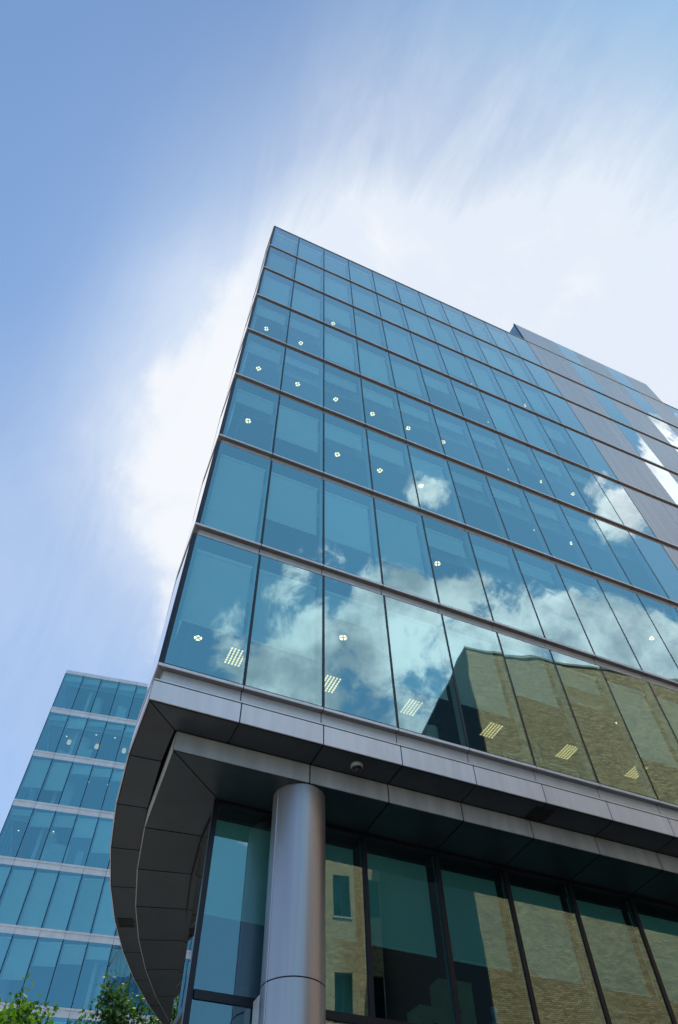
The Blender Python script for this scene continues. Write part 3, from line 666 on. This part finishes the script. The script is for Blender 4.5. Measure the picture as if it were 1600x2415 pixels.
fold = [1+0.12*math.sin(5*2*math.pi*k/36+1)+0.06*rb.uniform(-1, 1) for k in range(36)]
b.v = [(7.15+(x-7.15)*fold[i % 36], 2.3+(y-2.3)*fold[i % 36]*0.8, z) for i, (x, y, z) in enumerate(b.v)]
b.build('bag', 'bag', t)
t = thing('potted_plant', (5.75, 0.85, 9.6), 'leafy house plant in a white pot on the lowest glazed floor of the office', 'plant')
b = MB(); b.lathe((5.75, 0.85), [(0.01, 9.61), (0.15, 9.61), (0.16, 10.60), (0.14, 10.60), (0.13, 10.5)], 32); b.disc((5.75, 0.85), 0.135, 10.52, 32, 1, True); b.build('pot', ['pot', 'soil'], t)
def leaf_blade(mb, p, d, L_, w_, droop=0.5, mi=0):
    d = d.normalized(); s = d.cross(Vector((0, 0, 1))); s = s.normalized() if s.length > 0.01 else Vector((1, 0, 0)); prev = None
    for j in range(7):
        t_ = j/6; c_ = p+d*L_*t_+Vector((0, 0, -droop*L_*t_*t_)); hw = w_*math.sin(math.pi*min(0.98, t_*0.9+0.06)); a, e = c_-s*hw, c_+s*hw
        if prev: mb.face([prev[0], prev[1], e, a], mi)
        prev = (a, e)
b = MB(); rp = random.Random(11)
for i in range(26):
    a = rp.uniform(0, 6.28); leaf_blade(b, Vector((5.75, 0.85, 10.55)), Vector((math.cos(a), math.sin(a)*0.7, rp.uniform(0.7, 2.4))), rp.uniform(0.45, 0.95), 0.03, rp.uniform(0.3, 0.9))
b.build('foliage', 'leafC', t)
def frame_stand(x, label, w_, h_, leg):
    t = thing('office_screen', (x, 1.2, 9.6), label, 'desk screen', None)
    b = MB(); z0 = 9.6
    b.box(x-w_/2, x+w_/2, 1.18, 1.22, z0+h_-0.05, z0+h_, 0); b.box(x-w_/2, x-w_/2+0.06, 1.18, 1.22, z0, z0+h_-0.051, 0); b.box(x+w_/2-0.06, x+w_/2, 1.18, 1.22, z0, z0+h_-0.051, 0)
    b.box(x-w_/2+0.061, x+w_/2-0.061, 1.19, 1.21, z0+h_*0.30, z0+h_*0.34, 0); b.build('frame', 'fin', t)
    if leg:
        b = MB(); b.box(x-w_/2+0.25, x-w_/2+0.31, 1.18, 1.22, z0+h_+0.001, z0+h_+0.5, 0); b.build('upright', 'fin', t)
frame_stand(8.10, 'small pale desk frame low in the fifth bay behind the mirrored brick corner', 0.62, 1.28, False)
frame_stand(9.15, 'wide pale desk frame with an upright, right of the small one behind the mirrored brick', 1.25, 1.32, True)
frame_stand(13.0, 'pale desk frame low behind the glass near the right edge of the photo', 0.9, 1.3, False)

# ------------------------------------------------------------------ trees
def tree(name, base, crown, rad, label, leafm, seed, tips=150, per=42, ls=0.085, extra=()):
    rr = random.Random(seed); t = thing(name, base, label, 'tree')
    tr = MB(); B = Vector(base); Cc = Vector(crown); fork = Vector((B.x*0.6+Cc.x*0.4, B.y*0.6+Cc.y*0.4, crown[2]-rad[2]*0.9))
    pts = [B, B.lerp(fork, 0.5)+Vector((0.06, -0.04, 0)), fork]; rs_ = [0.17, 0.14, 0.11]
    for i in range(2): tr.tube(pts[i], pts[i+1], rs_[i], rs_[i+1], 12)
    T = []
    for _ in range(tips):
        d = Vector((rr.gauss(0, 1), rr.gauss(0, 1), rr.gauss(0, 1))).normalized(); q = rr.uniform(0.45, 1.0)**0.6
        lump = 1+0.22*math.sin(3.1*d.x+seed)*math.cos(2.7*d.y*2)+0.12*math.sin(9*d.z+2*seed)
        T.append(Cc+Vector((d.x*rad[0], d.y*rad[1], d.z*rad[2]))*q*lump)
    T += [Vector(e) for e in extra]
    limbs = []
    for k in range(9):
        a = k*2.4; e = Cc+Vector((math.cos(a)*rad[0]*0.55, math.sin(a)*rad[1]*0.55, (0.1+0.09*k-0.3)*rad[2])); mid = fork.lerp(e, 0.5)+Vector((0, 0, 0.25)); limbs += [mid, e]
        tr.tube(fork, mid, 0.07, 0.045, 8); tr.tube(mid, e, 0.045, 0.02, 8)
    lf = MB()
    for p in T:
        n_ = min(limbs, key=lambda q_: (q_-p).length); tr.tube(n_, p, 0.014, 0.004, 5)
        out = (p-Cc).normalized()
        for _ in range(per):
            f_ = rr.random(); c_ = n_.lerp(p, 1-0.45*f_*f_)+Vector((rr.gauss(0, .13), rr.gauss(0, .13), rr.gauss(0, .12)))
            nrm_ = Vector((rr.gauss(0, .7), rr.gauss(0, .7), rr.gauss(0.5, .6))).normalized(); u = nrm_.orthogonal().normalized(); v = nrm_.cross(u); a0 = rr.uniform(0, 6.28); s = ls*rr.uniform(0.6, 1.25)
            pts_ = []
            for j in range(10):     # lobed leaf outline
                rad_ = (1.0, 0.5, 0.95, 0.48, 0.75, 0.25, 0.75, 0.48, 0.95, 0.5)[j]*s; a = a0+j*math.pi/5
                pts_.append(c_+u*rad_*math.cos(a)+v*rad_*math.sin(a))
            lf.face(pts_)
    tr.build('trunk', 'bark', t); lf.build('crown', leafm, t)
    return t
tree('maple_tree', (-1.1, 13.2, 0), (-0.75, 13.0, 7.0), (2.2, 1.8, 2.1), 'bright green maple tree at the bottom left corner in front of the far block', 'leafA', 4, 190, 50, 0.085,
     [(0.02, 12.95, 9.25), (0.05, 12.95, 9.1), (0.1, 12.9, 8.9), (-0.45, 12.9, 8.75), (0.5, 12.9, 8.6), (1.28, 12.8, 8.35), (1.25, 12.8, 8.2), (0.0, 12.9, 8.7), (-0.5, 12.9, 8.5), (-0.15, 12.8, 8.5)])
tree('plane_tree', (3.7, 17.0, 0), (3.9, 16.8, 8.4), (1.75, 1.7, 2.3), 'darker green street tree rising beside the curved soffit, right of the maple', 'leafB', 9, 260, 60, 0.075,
     [(2.55, 16.7, 11.3), (2.6, 16.7, 11.05), (2.7, 16.7, 10.8), (2.45, 16.7, 10.7), (2.1, 16.6, 10.2), (2.0, 16.7, 9.9), (2.8, 16.8, 10.5), (2.9, 16.6, 10.2), (3.2, 16.8, 10.4), (3.5, 16.6, 10.5), (3.8, 16.6, 10.6), (4.2, 16.6, 10.4), (4.6, 16.5, 10.3), (2.5, 16.6, 10.3), (3.0, 16.7, 10.8), (3.3, 16.7, 10.9)])
